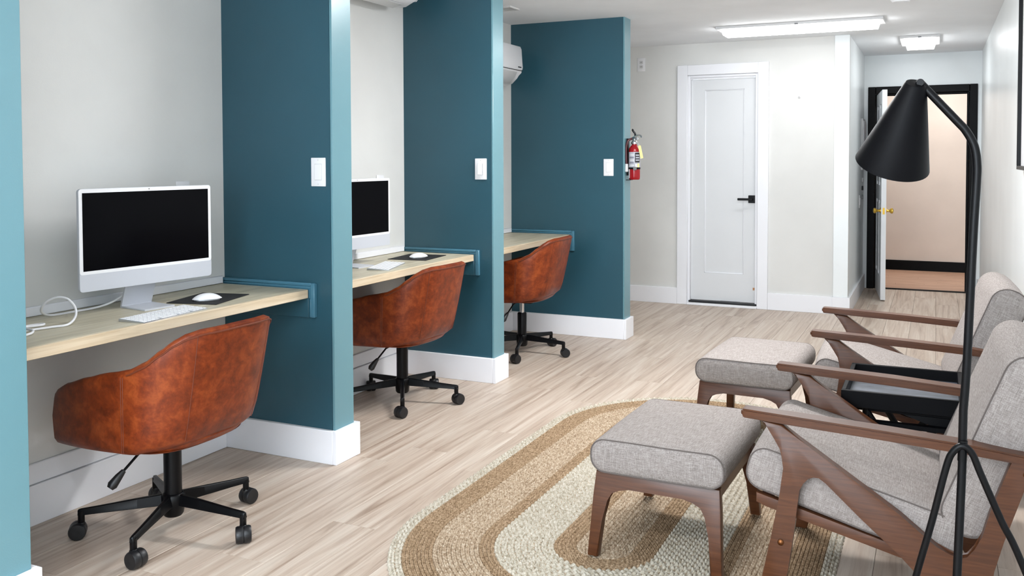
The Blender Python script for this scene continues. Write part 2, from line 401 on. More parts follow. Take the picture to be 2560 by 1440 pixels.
# open end door with black frame
d2 = thing('door_2', 'white door standing open in a black frame at the passage end', 'door'); d2['kind'] = 'structure'
boxes('frame', [((OL-OW, YE-.02, 0), (OL, YE+.14, OT+OW)), ((OR, YE-.02, 0), (OR+OW, YE+.14, OT+OW)), ((OL, YE-.02, OT), (OR, YE+.14, OT+OW))], 'black_frame', d2, .004)
boxes('frame_stop', [((OL, YE+.03, 0), (OL+.02, YE+.06, OT)), ((OR-.02, YE+.03, 0), (OR, YE+.06, OT)), ((OL+.02, YE+.03, OT-.02), (OR-.02, YE+.06, OT))], 'black_frame', d2, .003)
ang = math.atan2(.092, .83); LW = .835
lf = bpy.data.objects.new('open_leaf', None)
bm = bmesh.new(); st = .11
for a, b in [((0, 0, .012), (LW, .042, .22)), ((0, 0, 1.82), (LW, .042, 1.94)), ((0, 0, .22), (st, .042, 1.82)), ((LW-st, 0, .22), (LW, .042, 1.82)), ((st, 0, .92), (LW-st, .042, 1.06)), ((LW/2-.05, 0, .22), (LW/2+.05, .042, 1.82))]: addbox(bm, a, b)
leaf2 = fin(bm, 'door_leaf', 'door_white', d2); leaf2.location = (OL+.012, YE-.03, 0); leaf2.rotation_euler = (0, 0, R(-90)+ang)
for x0, x1 in ((st, LW/2-.05), (LW/2+.05, LW-st)):
    for z0, z1 in ((.22, .92), (1.06, 1.82)):
        bm = bmesh.new(); addbox(bm, (x0, .010, z0), (x1, .032, z1)); addbox(bm, (x0+.03, .003, z0+.03), (x1-.03, .039, z1-.03), .006)
        fin(bm, 'door_panel', 'door_white', leaf2)
for s in (-1, 1):
    prof = [(.026, 0), (.026, .006), (.012, .010), (.011, .028), (.016, .036), (.025, .046), (.026, .056), (.019, .064), (.006, .067)]
    mt = Matrix.Translation((LW-.065, .042 if s > 0 else 0, .83)) @ Matrix.Rotation(R(-90*s), 4, 'X')
    kn = lathe('door_knob', prof, 'brass', leaf2, 20, mt); kn['label'] = 'polished brass knob'
box('latch_plate', (LW, .012, .80), (LW+.002, .03, .86), 'brass', leaf2)

# hallway behind the open door
hf = box('floor_hallway', (-1.6, YE, -.06), (1.5, 11.62, -.004), 'hole_dark'); struct(hf, 'reddish narrow strip floor in the hallway beyond the open door', 'floor')
bm = bmesh.new(); addbox(bm, (-.028, -.5, -.004), (.028, .5, 0), .001); bmesh.ops.recalc_face_normals(bm, faces=bm.faces)
strip_me = bpy.data.meshes.new('strip'); bm.to_mesh(strip_me); bm.free()
yy = YE+.03
while yy < 11.54:
    xx = -1.6-random.random()*.9
    while xx < 1.48:
        L = .9+random.random()*.6; x0, x1 = max(xx, -1.59), min(xx+L, 1.49); xx += L
        if x1-x0 < .03: continue
        o = link('plank', strip_me, 'hall_plank', hf, ((x0+x1)/2, yy+.029, 0), (0, 0, R(90))); o.scale = (1, x1-x0-.002, 1)
    yy += .0575
box('saddle', (OL, YE-.005, -.003), (OR, YE+.03, .012), 'hole_dark', hf, .003)
struct(box('wall_hallway', (-1.7, 11.54, 0), (1.6, 11.64, 2.5), 'hall_plaster'), 'pinkish beige plaster wall of the hallway beyond the open door', 'wall')
struct(box('baseboard_hallway', (-1.6, 11.52, 0), (1.5, 11.54, .115), 'black_frame', bev=.002), 'black baseboard on the hallway wall beyond the open door', 'baseboard')
struct(box('wall_hallway_left', (-1.7, YE, 0), (-1.6, 11.64, 2.5), 'hall_plaster'), 'left end wall of the hallway, out of sight', 'wall')
struct(box('wall_hallway_right', (1.5, YE, 0), (1.6, 11.64, 2.5), 'hall_plaster'), 'right end wall of the hallway, out of sight', 'wall')
struct(box('ceiling_hallway', (-1.7, YE, 2.45), (1.6, 11.64, 2.55), 'ceiling_paint'), 'hallway ceiling, out of sight above the open door', 'ceiling')

# ------------------------------------------------------------------ ceiling lamps
def strip_light(label, cx, cy, lx, ly, group=None, glow='lamp_glow'):
    t = thing('ceiling_light', label, 'light', (cx, cy, ZC), 0, group)
    box('housing', (-lx/2, -ly/2, -.020), (lx/2, ly/2, 0), 'plastic_white_dim', t, .002)
    ix, iy = lx/2-.035, ly/2-.03
    bm = bmesh.new(); z0, z1 = -.020, -.062
    A = [bm.verts.new(p) for p in ((-ix, -iy, z0), (ix, -iy, z0), (ix, iy, z0), (-ix, iy, z0))]
    B = [bm.verts.new(p) for p in ((-ix+.012, -iy+.022, z1), (ix-.012, -iy+.022, z1), (ix-.012, iy-.022, z1), (-ix+.012, iy-.022, z1))]
    bm.faces.new(B)
    for k in range(4): bm.faces.new((A[k], A[(k+1) % 4], B[(k+1) % 4], B[k]))
    fin(bm, 'diffuser', glow, t)
    box('clip', (-.012, -ly/2-.002, -.022), (.012, -ly/2+.004, -.010), 'grey_metal', t)
    return t
strip_light('long glowing ceiling light in front of the narrow white door', -.96, 7.22, 1.21, .29, glow='lamp_glow_door')
strip_light('small glowing ceiling light in the passage before the open door', -.135, 8.62, .31, .62, glow='lamp_glow_passage')
for cy, lb in ((4.35, 'over the tray table'), (.35, 'over the camera'), (-1.45, 'near the front window')):
    strip_light('long ceiling light %s, above the picture' % lb, -.96, cy, 1.21, .29, 'ceiling lights overhead', 'lamp_glow_mid' if cy > 4 else 'lamp_glow_front')
strip_light('ceiling light in the hallway beyond the open door, out of sight', -.1, 10.7, 1.21, .29, glow='lamp_glow_hallway').location.z = 2.45

sm = thing('smoke_detector', 'round white disc on the ceiling near the top edge', 'detector', (-.215, 6.33, ZC))
lathe('body', [(.062, 0), (.062, -.012), (.05, -.028), (.02, -.032)], 'ceiling_paint', sm)
lathe('ring', [(.066, 0), (.066, -.005), (.062, -.006), (.062, 0)], 'plastic_white_dim', sm)
cv = thing('ceiling_vent', 'small white ceiling vent over the third booth', 'vent', (-2.70, 5.56, ZC))
boxes('frame', [((-.12, -.075, -.012), (.12, -.06, 0)), ((-.12, .06, -.012), (.12, .075, 0)), ((-.12, -.06, -.012), (-.105, .06, 0)), ((.105, -.06, -.012), (.12, .06, 0))], 'plastic_white_dim', cv, .002)
for k in range(5): box('slat', (-.105, -.052+k*.024, -.010), (.105, -.042+k*.024, -.004), 'plastic_white_dim', cv)

# ------------------------------------------------------------------ desks, cleats
for i in range(3):
    y0, y1 = PY[i]+T, PY[i+1]
    w_ = ['nearest', 'second', 'third'][i]
    dk = thing('wall_desk', 'built-in pale maple desk top spanning the %s booth' % w_, 'desk', (XL, (y0+y1)/2, 0), 0, 'built-in booth desks')
    hy = (y1-y0)/2-.021; dx = XD-XL
    box('desk_top', (.002, -hy, ZD-.036), (dx-.016, hy, ZD), 'maple', dk, .001)
    box('edge_band', (dx-.0155, -hy, ZD-.038), (dx, hy, ZD), 'maple_edge', dk, .002)
    struct(box('trim_%d' % (4+i), (XL, y0+.021, ZD+.001), (XL+.012, y1-.021, ZD+.036), 'white_trim', bev=.003), 'low white strip along the wall at the back of the %s desk' % w_, 'trim')
    # teal cleat boards on the divider faces at both desk ends
    for s, (yf, nm) in enumerate(((y1, 'far'), (y0, 'near'))):
        sg = -1 if s == 0 else 1
        cl = thing('desk_cleat', 'teal moulded board on the divider at the %s end of the %s desk' % (nm, w_), 'moulding', (0, yf, 0), 0, 'teal desk cleats')
        lo = lambda a, b: (min(a*sg, b*sg), max(a*sg, b*sg))
        def bb(x0, x1, t0, t1, z0, z1): q = lo(t0, t1); return ((x0, q[0], z0), (x1, q[1], z1))
        boxes('board', [bb(XL, -2.445, 0, .012, .632, .780)], 'teal_trim', cl, .002)
        boxes('top_moulding', [bb(XL, -2.452, .0, .018, .768, .782), bb(XL, -2.45, .0, .015, .756, .768)], 'teal_trim', cl, .003)
        boxes('end_moulding', [bb(-2.452, -2.431, 0, .021, .632, .782), bb(-2.462, -2.452, 0, .016, .632, ZD-.04)], 'teal_trim', cl, .003)
        boxes('support', [bb(XL, -2.463, .012, .020, .632, ZD-.038)], 'teal', cl, .002)

# ------------------------------------------------------------------ wall plates
def plate(name, label, cat, loc, rz, kind):
    """plate in local xz-plane facing -y"""
    t = thing(name, label, cat, loc, rz)
    box('cover', (-.038, -.006, -.062), (.038, 0, .062), 'plastic_white', t, .0025, 2)
    if kind == 'switch':
        box('rocker', (-.017, -.0095, -.034), (.017, -.005, .034), 'plastic_white', t, .0015)
        boxes('rocker_gap', [((-.019, -.0066, -.036), (.019, -.0055, .036))], 'plastic_white_dim', t)
        sc = [.052, -.052]
    elif kind == 'dimmer':
        box('rocker', (-.019, -.012, -.034), (.010, -.005, .034), 'plastic_white', t, .0015)
        box('slider', (.012, -.009, -.034), (.019, -.005, .034), 'plastic_white_dim', t, .001); sc = [.052, -.052]
    else:
        for z in (.020, -.020):
            s = box('socket', (-.016, -.008, z-.014), (.016, -.005, z+.014), 'plastic_white_dim', t, .003)
            for x in (-.006, .006): box('slot', (x-.0015, -.0085, z-.004), (x+.0015, -.0078, z+.006), 'hole_dark', s)
        sc = [0]
    for z in sc:
        mt = Matrix.Translation((0, -.006, z)) @ Matrix.Rotation(R(90), 4, 'X')
        lathe('screw', [(.003, 0), (.003, .001), (.001, .0014)], 'plastic_white_dim', t, 10, mt)
    return t
plate('light_switch', 'white rocker switch on the teal divider by the nearest desk', 'light switch', (-2.415, PY[1], 1.265), 0, 'switch')
plate('light_switch', 'white dimmer switch on the teal divider by the second desk', 'light switch', (-2.423, PY[2], 1.26), 0, 'dimmer')
plate('light_switch', 'white rocker switch on the teal divider with the extinguisher', 'light switch', (-2.166, PY[3], 1.254), 0, 'switch')
plate('wall_outlet', 'white outlet high on the wall left of the narrow door', 'outlet', (-2.457, YB, 2.178), 0, 'outlet')
plate('wall_outlet', 'white outlet behind the computer on the nearest desk', 'outlet', (XL, 2.935, 1.165), R(90), 'outlet')
plate('wall_outlet', 'white outlet behind the computer on the second desk', 'outlet', (XL, 4.47, 1.165), R(90), 'outlet')
plate('light_switch', 'small white switch on the passage wall', 'light switch', (XC, 9.25, .90), R(90), 'switch')
hk = thing('wall_hook', 'tiny pale nail plug in the wall right of the narrow door', 'hook', (-1.062, YB, 1.837))
lathe('plug', [(.012, 0), (.012, .004), (.006, .008)], 'plastic_white_dim', hk, 12, Matrix.Rotation(R(90), 4, 'X'))
tube('nail', [(0, -.006, 0), (0, -.02, .004)], .002, 'grey_metal', hk, 6)
ep = thing('electrical_panel', 'thin white breaker panel on the passage wall', 'panel', (XC, 9.55, 0))
box('body', (0, -.15, 1.20), (.018, .15, 1.70), 'plastic_white_dim', ep, .003)
box('cover', (.018, -.13, 1.22), (.026, .13, 1.68), 'plastic_white', ep, .003); box('latch', (.026, -.115, 1.42), (.034, -.095, 1.46), 'grey_metal', ep)
st_ = thing('strike_plate_set', 'small dark latch fittings on the passage wall below the breaker panel', 'latch', (XC, 9.56, 0))
for z in (.93, 1.02, 1.10): box('fitting', (0, -.02, z-.022), (.014, .02, z+.022), ['grey_metal', 'black_metal', 'plastic_white_dim'][int(z*10) % 3], st_, .003)

# ------------------------------------------------------------------ air conditioner (third booth) and fixture (second booth)
ac = thing('air_conditioner', 'white wall-mounted air conditioner in the third booth', 'air conditioner', (XL, 5.66, 1.86))
prof = [(0, 0), (.075, .0), (.12, .012), (.16, .05), (.185, .095), (.196, .105), (.198, .13), (.190, .26), (.180, .278), (.0, .305)]
def yprism(name, pr, y0, y1, mat, par, bev=.004):
    return prism(name, pr, 'y', y0, y1, mat, par, bev)
yprism('body', prof, -.40, .40, 'plastic_white', ac, .008)
yprism('front_panel', [(.150, .104), (.2005, .110), (.2015, .13), (.1935, .26), (.184, .28), (.150, .284)], -.402, .402, 'plastic_white', ac, .005)
yprism('flap', [(.088, .002), (.125, .009), (.166, .050), (.186, .090), (.181, .093), (.161, .056), (.122, .016), (.088, .008)], -.34, .34, 'plastic_white_dim', ac, .002)
box('badge', (.1985, .32, .122), (.2025, .375, .130), 'label_dark', ac)
yprism('louvre_gap', [(.186, .0985), (.1965, .1035), (.1965, .1055), (.186, .1035)], -.401, .401, 'hole_dark', ac, 0)
fx = thing('ceiling_fixture', 'white rounded unit under the ceiling of the second booth', 'fixture', (XL+.12, 4.12, ZC))
prism('body', [(-.115, 0), (-.112, -.08), (-.085, -.125), (-.03, -.142), (.03, -.138), (.09, -.11), (.115, -.05), (.12, 0)], 'y', -.42, .42, 'plastic_white', fx, .01)
prism('flap', [(-.02, -.143), (.05, -.132), (.055, -.138), (-.015, -.152)], 'y', -.36, .34, 'plastic_white_dim', fx, .002)
box('end_cap', (-.10, .42, -.11), (.10, .432, 0), 'plastic_white_dim', fx, .01)

# ------------------------------------------------------------------ fire extinguisher
ex = thing('fire_extinguisher', 'small red fire extinguisher hung on the end of the teal divider', 'fire extinguisher', (XP3+.058, PY[3]+.055, 1.165))
lathe('cylinder', [(.034, 0), (.040, .006), (.0415, .02), (.0415, .205), (.038, .228), (.026, .246), (.018, .252), (.018, .258)], 'red_paint', ex, 28)
lathe('label_sleeve', [(.0418, .085), (.0421, .086), (.0421, .2), (.0418, .201)], 'label_grey', ex, 28, None, False)
def arcpatch(name, r, a0, a1, z0, z1, mat, par):
    bm = bmesh.new(); n = 8
    V = [[bm.verts.new((rr*math.cos(R(a0+(a1-a0)*k/n)), rr*math.sin(R(a0+(a1-a0)*k/n)), z)) for k in range(n+1)] for rr, z in ((r, z0), (r, z1))]
    for k in range(n): bm.faces.new((V[0][k], V[0][k+1], V[1][k+1], V[1][k]))
    return fin(bm, name, mat, par, True)
arcpatch('instruction_print', .0424, -68, -12, .125, .196, 'label_dark', ex)
for k in range(5): arcpatch('text_line', .0424, -128, -78, .10+k*.019, .108+k*.019, 'label_mid' if k % 2 else 'plastic_white_dim', ex)
for k in range(3): arcpatch('text_line', .0428, -60, -20, .137+k*.018, .147+k*.018, 'label_grey', ex)
arcpatch('pictogram', .0424, -66, -46, .09, .115, 'plastic_white', ex); arcpatch('pictogram', .0424, -42, -18, .088, .118, 'yellow_tag', ex)
arcpatch('pictogram', .0424, -150, -126, .012, .075, 'plastic_white', ex)
lathe('collar', [(.019, .256), (.023, .260), (.023, .274), (.016, .280), (.013, .298)], 'chrome', ex, 16)
bm = bmesh.new(); addbox(bm, (-.016, -.012, .286), (.022, .012, .312), .004); fin(bm, 'valve', 'chrome', ex, True)
tube('handle', smooth_path([(-.005, 0, .31), (.03, -.012, .322), (.055, -.02, .318), (.06, -.022, .305)], 4), .006, 'chrome', ex, 8)
tube('lever', smooth_path([(.006, 0, .312), (.004, 0, .335), (-.012, -.004, .358), (-.008, -.004, .366)], 4), .0075, 'black_metal', ex, 8)
tube('pin_ring', [(.02+.014*math.cos(k*.5236), -.02, .292+.014*math.sin(k*.5236)) for k in range(12)], .0016, 'chrome', ex, 6, True)
tube('hose', smooth_path([(-.016, -.004, .298), (-.040, -.02, .285), (-.052, -.03, .24), (-.052, -.032, .17), (-.05, -.03, .11)], 6), .0085, 'hose_red', ex, 10)
tube('nozzle', [(-.05, -.03, .115), (-.05, -.03, .06), (-.05, -.03, .055)], [.011, .013, .006], 'plastic_white_dim', ex, 10)
lathe('strap', [(.0425, .076), (.0435, .077), (.0435, .089), (.0425, .09)], 'black_metal', ex, 28, None, False)
box('buckle', (.006, -.052, .070), (.030, -.043, .094), 'grey_metal', ex, .002)
boxes('bracket', [((-.056, -.014, .03), (-.042, .014, .30)), ((-.056, -.03, -.004), (-.02, .03, .0))], 'black_metal', ex, .001)
tg = bpy.data.objects.new('x', None); bpy.data.objects.remove(tg)
bm = bmesh.new(); addbox(bm, (-.010, -.0008, -.094), (.010, .0008, 0), 0)
tgo = fin(bm, 'inspection_tag', 'yellow_tag', ex); tgo.location = (.046, -.030, .247); tgo.rotation_euler = (0, R(-12), R(8)); tgo['label'] = 'pale yellow inspection tag'
tube('tag_string', [(.022, -.02, .285), (.046, -.030, .247)], .001, 'plastic_white_dim', ex, 5)

# ------------------------------------------------------------------ wall picture on the right
pf = thing('picture_frame', 'slim black framed white picture at the right edge of the picture', 'picture', (XR, 4.62, 1.26))
boxes('frame', [((-.032, -.48, 0), (0, .48, .018)), ((-.032, -.48, 1.0), (0, .48, 1.018)), ((-.032, -.48, .018), (0, -.462, 1.0)), ((-.032, .462, .018), (0, .48, 1.0))], 'black_metal', pf, .001)
box('sheet', (-.014, -.462, .018), (-.008, .462, 1.0), 'plastic_white', pf)

# ------------------------------------------------------------------ office chairs
def interp(tab, x):
    for (x0, y0), (x1, y1) in zip(tab, tab[1:]):
        if x <= x1:
            t = (x-x0)/(x1-x0); t = t*t*(3-2*t)*.4+t*.6; return y0+(y1-y0)*t
    return tab[-1][1]
HT = [(0, .770), (24, .768), (36, .758), (46, .738), (56, .708), (68, .668), (80, .640), (95, .618), (112, .594), (132, .562), (140, .545), (145, .525), (148.5, .495), (150, .455)]
def plan(phi, z, inset=0):
    """chair plan outline; phi 0 = rear (+x); the sides run straight to the front beyond 90 degrees"""
    t = min(1, max(0, (z-.34)/(.765-.34))); e = .70
    a = (.215+.094*t**.75)-inset; b = (.262+.030*t**.7)-inset
    d = math.degrees(phi); d = (d+180) % 360-180; ad = abs(d)
    if ad <= 90:
        c, s_ = math.cos(phi), math.sin(phi)
        x = a*abs(c)**e; y = b*math.copysign(abs(s_)**e, s_)
    elif ad <= 150:
        u = (ad-90)/60; x = -(.318+.010*t-inset*.15)*u; y = math.copysign(b*(1-.13*u**2.2), d)
    else:
        u = (ad-150)/30; x = -(.328-inset*.6); y = math.copysign(b*.87*(1-u), d)
    return Vector((x+.005+.012*t, y, z))
def office_chair(label, loc, seat_rot, base_rot, lift=0.0):
    t = thing('office_chair', label, 'chair', loc, 0, 'tan leather desk chairs')
    bm = bmesh.new(); rings = []; NP = 72; PH = 150; zb = .345+lift
    for i in range(NP+1):
        d = -PH+2*PH*i/NP; ph = R(d); zt = interp(HT, abs(d))+lift
        zb = .345+lift-.022*max(0, (abs(d)-70)/80); loop = []
        Z = lambda z: z-lift
        pt = lambda z, ins=0: (lambda v: Vector((v.x, v.y, z)))(plan(ph, Z(z), ins))
        rr = max(0, 1-abs(d)/75)**.5; loop.append(pt(zb, .07+.03*rr)); loop.append(pt(zb+.002+.006*rr, .03+.025*rr)); loop.append(pt(zb+.012+.016*rr, .010+.018*rr))
        for k in range(8):
            u = k/7; loop.append(pt(zb+.03+.02*rr+(zt-.02-zb-.03-.02*rr)*u, .006*rr if k == 0 else 0.))
        loop.append(pt(zt-.006, .004)); loop.append(pt(zt, .018)); loop.append(pt(zt-.006, .032)); 
        zs = .44+lift
        for k in range(4):
            u = k/3; loop.append(pt((zt-.02)*(1-u)+min(zs, zt-.03)*u, .038))
        loop.append(pt(zb+.02, .075))
        rings.append([bm.verts.new(p) for p in loop])
    m = len(rings[0])
    for A, B in zip(rings, rings[1:]):
        for k in range(m): bm.faces.new((A[k], A[(k+1) % m], B[(k+1) % m], B[k]))
    bm.faces.new(rings[0]); bm.faces.new(rings[-1][::-1])
    zb = .345+lift; sh = fin(bm, 'shell', 'leather', t, True, sharp=60); sh.rotation_euler = (0, 0, seat_rot)
    # bottom pan + seat cushion
    bm = bmesh.new(); ring = [plan(R(a), .34, .028) for a in range(0, 360, 8)]
    top = [bm.verts.new((p.x, p.y, zb+.006)) for p in ring]; bot = [bm.verts.new((p.x*.9, p.y*.9, zb-.004)) for p in ring]
    bm.faces.new(top); bm.faces.new(bot[::-1])
    for k in range(len(ring)): bm.faces.new((bot[k], bot[(k+1) % len(ring)], top[(k+1) % len(ring)], top[k]))
    fin(bm, 'seat_pan', 'leather', t, False).rotation_euler = (0, 0, seat_rot)
    sc_ = bmesh.new(); prev = None
    for ins, z in ((.05, .352), (.034, .37), (.034, .43), (.045, .452), (.08, .466), (.15, .474), (.22, .476)):
        ring = []
        for a in range(0, 360, 6):
            p = plan(R(a), .40, ins); ring.append(sc_.verts.new((p.x, p.y, z+lift)))
        if prev:
            for k in range(60): sc_.faces.new((prev[k], prev[(k+1) % 60], ring[(k+1) % 60], ring[k]))
        else: sc_.faces.new(ring[::-1])
        prev = ring
    sc_.faces.new(prev); fin(sc_, 'seat_cushion', 'leather', t, True).rotation_euler = (0, 0, seat_rot)
    # seams: piping along the rim and the stitched vertical seams
    pip = []
    for i in range(0, 61):
        d = -80+160*i/60; zt = interp(HT, abs(d)); p = plan(R(d), zt-.016, -.0015); pip.append((p.x, p.y, zt-.016+lift))
    tube('piping', pip, .0032, 'leather_seam', sh, 6)
    for d in (-84, 84, -28, 28):
        for off in ((0, 1.3) if abs(d) > 50 else (0,)):
            zt = interp(HT, abs(d)); pts = []
            for k in range(13):
                z0_ = .357+.045*max(0, 1-abs(d)/75)**.5; z = z0_+(zt-.02-z0_)*k/12; p = plan(R(d+off), z, -.0002); pts.append((p.x, p.y, z+lift))
            tube('stitched_seam', pts, .0014, 'leather_seam', sh, 5)
    # mechanism and base
    bm = bmesh.new(); addbox(bm, (-.09, -.075, zb-.028), (.10, .075, zb-.002), .008); fin(bm, 'tilt_plate', 'black_metal', t, True).rotation_euler = (0, 0, seat_rot)
    lathe('gas_lift', [(.016, .20), (.016, zb-.02)], 'chrome', t, 18)
    lathe('column', [(.031, .105), (.031, .262+lift*.3), (.027, .268+lift*.3)] if lift > .01 else [(.031, .105), (.031, zb-.02)], 'black_metal', t, 24)
    lathe('hub', [(.030, .052), (.036, .060), (.040, .10), (.041, .125), (.036, .132), (.032, .134)], 'black_metal', t, 24)
    c, s = math.cos(seat_rot), math.sin(seat_rot)
    rot = lambda x, y, z: (x*c-y*s, x*s+y*c, z)
    lv = tube('lever', [rot(-.0, -.05, zb-.014), rot(-.006, -.14, zb-.028), rot(-.02, -.195, zb-.075)], .0045, 'black_metal', t, 8)
    tube('lever_grip', [rot(-.020, -.195, zb-.075), rot(-.026, -.212, zb-.092), rot(-.033, -.232, zb-.115), rot(-.036, -.24, zb-.124)], [.008, .013, .017, .011], 'black_plastic', lv, 12)
    for k in range(5):
        a = base_rot+k*2*math.pi/5; ca, sa = math.cos(a), math.sin(a)
        bm = bmesh.new(); sec = []
        for u, hw, zc, hh in ((.025, .014, .112, .020), (.12, .0125, .106, .017), (.24, .011, .098, .0125), (.304, .0105, .094, .011), (.313, .0095, .092, .010)):
            sec.append([bm.verts.new((u, hw*sy*(.55 if sz > 0 else 1), zc+hh*sz)) for sy, sz in ((-1, -1), (1, -1), (1, 1), (-1, 1))])
        for A, B in zip(sec, sec[1:]):
            for q in range(4): bm.faces.new((A[q], A[(q+1) % 4], B[(q+1) % 4], B[q]))
        bm.faces.new(sec[0][::-1]); bm.faces.new(sec[-1])
        bmesh.ops.bevel(bm, geom=[e for e in bm.edges], offset=.002, segments=1, affect='EDGES')
        leg = fin(bm, 'base_leg', 'black_metal', t, True); leg.rotation_euler = (0, 0, a)
        lathe('caster_stem', [(.010, .05), (.0115, .055), (.0115, .096)], 'black_metal', leg, 12, Matrix.Translation((.302, 0, 0)))
        # twin-wheel caster, each swivelled its own way
        cs = thing_part('caster', t, (ca*.302, sa*.302, 0), a+random.uniform(-1.2, 1.2))
        bm = bmesh.new()
        for sgn in (-1, 1):
            mt = Matrix.Translation((.012, sgn*.0008, .0295)) @ Matrix.Rotation(R(-90*sgn), 4, 'X')
            addlathe(bm, [(.0285, 0), (.0295, .004), (.0295, .019), (.0265, .0245), (.019, .0255), (.005, .024)], 20, mt)
        me = bpy.data.meshes.new('caster'); bmesh.ops.recalc_face_normals(bm, faces=bm.faces); bm.to_mesh(me); bm.free()
        me.polygons.foreach_set('use_smooth', [True]*len(me.polygons)); me.set_sharp_from_angle(angle=R(40))
        me.materials.append(MATS['black_plastic'])
        cs2 = bpy.data.objects.new('caster', me); COL.objects.link(cs2); cs2.parent = t; cs2.location = cs[0]; cs2.rotation_euler = (0, 0, cs[1])
        bm = bmesh.new(); addlathe(bm, [(.013, .030), (.014, .034), (.014, .054), (.010, .058)], 12); addbox(bm, (-.010, -.012, .040), (.014, .012, .060), .004)
        hood = fin(bm, 'caster_hood', 'black_plastic', cs2, True)
    return t
def thing_part(name, t, loc, rz): return (loc, rz)
office_chair('tan leather swivel chair pulled up to the nearest desk', (-2.455, 2.375, 0), R(0), R(4))
office_chair('tan leather swivel chair at the second desk', (-2.615, 4.165, 0), R(-3), R(14), .0)
office_chair('tan leather swivel chair at the third desk, raised higher', (-2.53, 5.55, 0), R(2), R(0), .035)

# ------------------------------------------------------------------ computers
def computer(label, loc, rz):
    """all-in-one computer, screen faces +x in local space, stand on z=0"""
    t = thing('computer', label, 'computer', loc, rz, 'all-in-one computers')
    W, zb, zt = .288, .092, .462
    def rrect(hy, z0, z1, r, k=5):
        P = []
        for cy, cz, a0 in ((hy-r, z1-r, 0), (-hy+r, z1-r, 90), (-hy+r, z0+r, 180), (hy-r, z0+r, 270)):
            for q in range(k+1):
                a = R(a0+90*q/k); P.append((cy+r*math.cos(a), cz+r*math.sin(a)))
        return P
    prism('housing', rrect(W, zb, zt, .012), 'x', -.006, .0055, 'silver_paint', t, .001)
    ch = prism('chin', rrect(W-.001, zb+.001, zb+.068, .010), 'x', .0045, .0062, 'silver_paint', t, 0)
    prism('bezel', rrect(W-.001, zb+.062, zt-.001, .010), 'x', .0045, .0066, 'plastic_white', t, 0)
    box('screen', (.005, -W+.014, zb+.074), (.0071, W-.014, zt-.015), 'screen_black', t)
    lathe('camera_dot', [(.002, 0), (.002, .0008), (.0005, .001)], 'hole_dark', t, 10, Matrix.Translation((.0066, 0, zt-.0075)) @ Matrix.Rotation(R(90), 4, 'Y'))
    st = prism('stand', [(-.085, 0), (.062, 0), (.062, .006), (-.078, .006), (-.080, .008), (-.012, .20), (-.012, .225), (-.018, .225), (-.020, .20), (-.090, .006)], 'y', -.066, .066, 'silver_paint', t, .001)
    lathe('hinge', [(.02, -.018), (.02, -.004)], 'silver_paint', t, 16, Matrix.Translation((0, 0, .215)) @ Matrix.Rotation(R(90), 4, 'Y'))
    return t
computer('white-bezelled all-in-one computer on the nearest desk', (-2.722, 2.532, ZD), R(-7))
computer('white-bezelled all-in-one computer half hidden on the second desk', (-2.752, 3.945, ZD), R(-3))
# keyboards: long side along local y
km = None
def keyboard(label, loc, rz):
    global km
    t = thing('keyboard', label, 'keyboard', loc, rz, 'white keyboards')
    prism('body', [(-.058, 0), (.058, 0), (.058, .0035), (-.056, .0095), (-.058, .009)], 'y', -.162, .162, 'silver', t, .001)
    if km is None:
        bm = bmesh.new(); addbox(bm, (-.0075, -.0078, 0), (.0075, .0078, .0022), .0012); bmesh.ops.recalc_face_normals(bm, faces=bm.faces)
        km = bpy.data.meshes.new('key'); bm.to_mesh(km); bm.free()
    sl = -math.atan2(.006, .114)
    for r in range(6):
        x = -.047+r*.0188; z = .0092-(x+.056)*.0526
        if r < 5:
            for c in range(17): link('key', km, 'plastic_white', t, (x, -.152+c*.019, z), (0, -sl, 0))
        else:
            for yk, wd in ((-.152, 1), (-.133, 1), (-.114, 1), (-.094, 1.2), (-.035, 5.4), (.024, 1.2), (.044, 1), (.063, 1), (.095, 1), (.114, 1), (.133, 1), (.152, 1)):
                o = link('key', km, 'plastic_white', t, (x, yk, z), (0, -sl, 0)); o.scale = (1, wd, 1)
    return t
keyboard('white keyboard in front of the computer on the nearest desk', (-2.536, 2.428, ZD), R(4))
keyboard('white keyboard turned askew on the second desk', (-2.606, 4.005, ZD), R(17))
def mousepad(label, loc, rz, w_, h_):
    bm = bmesh.new(); addbox(bm, (-w_/2, -h_/2, 0), (w_/2, h_/2, .003), .001)
    o = fin(bm, 'mouse_pad', 'mouse_pad', None, True, loc, (0, 0, rz)); return tag(o, label, 'mouse pad', 'black mouse pads')
mousepad('black mouse pad on the nearest desk', (-2.666, 2.785, ZD), R(14), .215, .27)
mousepad('black mouse pad on the second desk', (-2.690, 4.455, ZD), R(6), .235, .29)
def mouse(label, loc, rz):
    t = thing('computer_mouse', label, 'mouse', loc, rz, 'white computer mice')
    bm = bmesh.new(); n_, m_ = 14, 10; V = []
    for i in range(n_+1):
        u = -1+2*i/n_; hw = .029*(1-abs(u)**3.2)**.5 if abs(u) < 1 else .004; hz = .021*(1-abs(u)**2.4) + .001
        V.append([bm.verts.new((max(hw, .006)*math.cos(math.pi*k/m_), u*.057, .008+hz*math.sin(math.pi*k/m_)**.8)) for k in range(m_+1)])
    for A, B in zip(V, V[1:]):
        for k in range(m_): bm.faces.new((A[k], A[k+1], B[k+1], B[k]))
        bm.faces.new((A[0], B[0], B[m_], A[m_]))
    fin(bm, 'shell', 'plastic_white', t, True, sharp=70)
    prism('base', [(.024*math.cos(R(a)), .05*math.sin(R(a))) for a in range(0, 360, 20)], 'z', 0, .008, 'silver', t, .001)
    return t
mouse('white mouse on the black pad of the nearest desk', (-2.628, 2.735, ZD+.003), R(-35))
mouse('white mouse on the black pad of the second desk', (-2.655, 4.41, ZD+.003), R(-30))
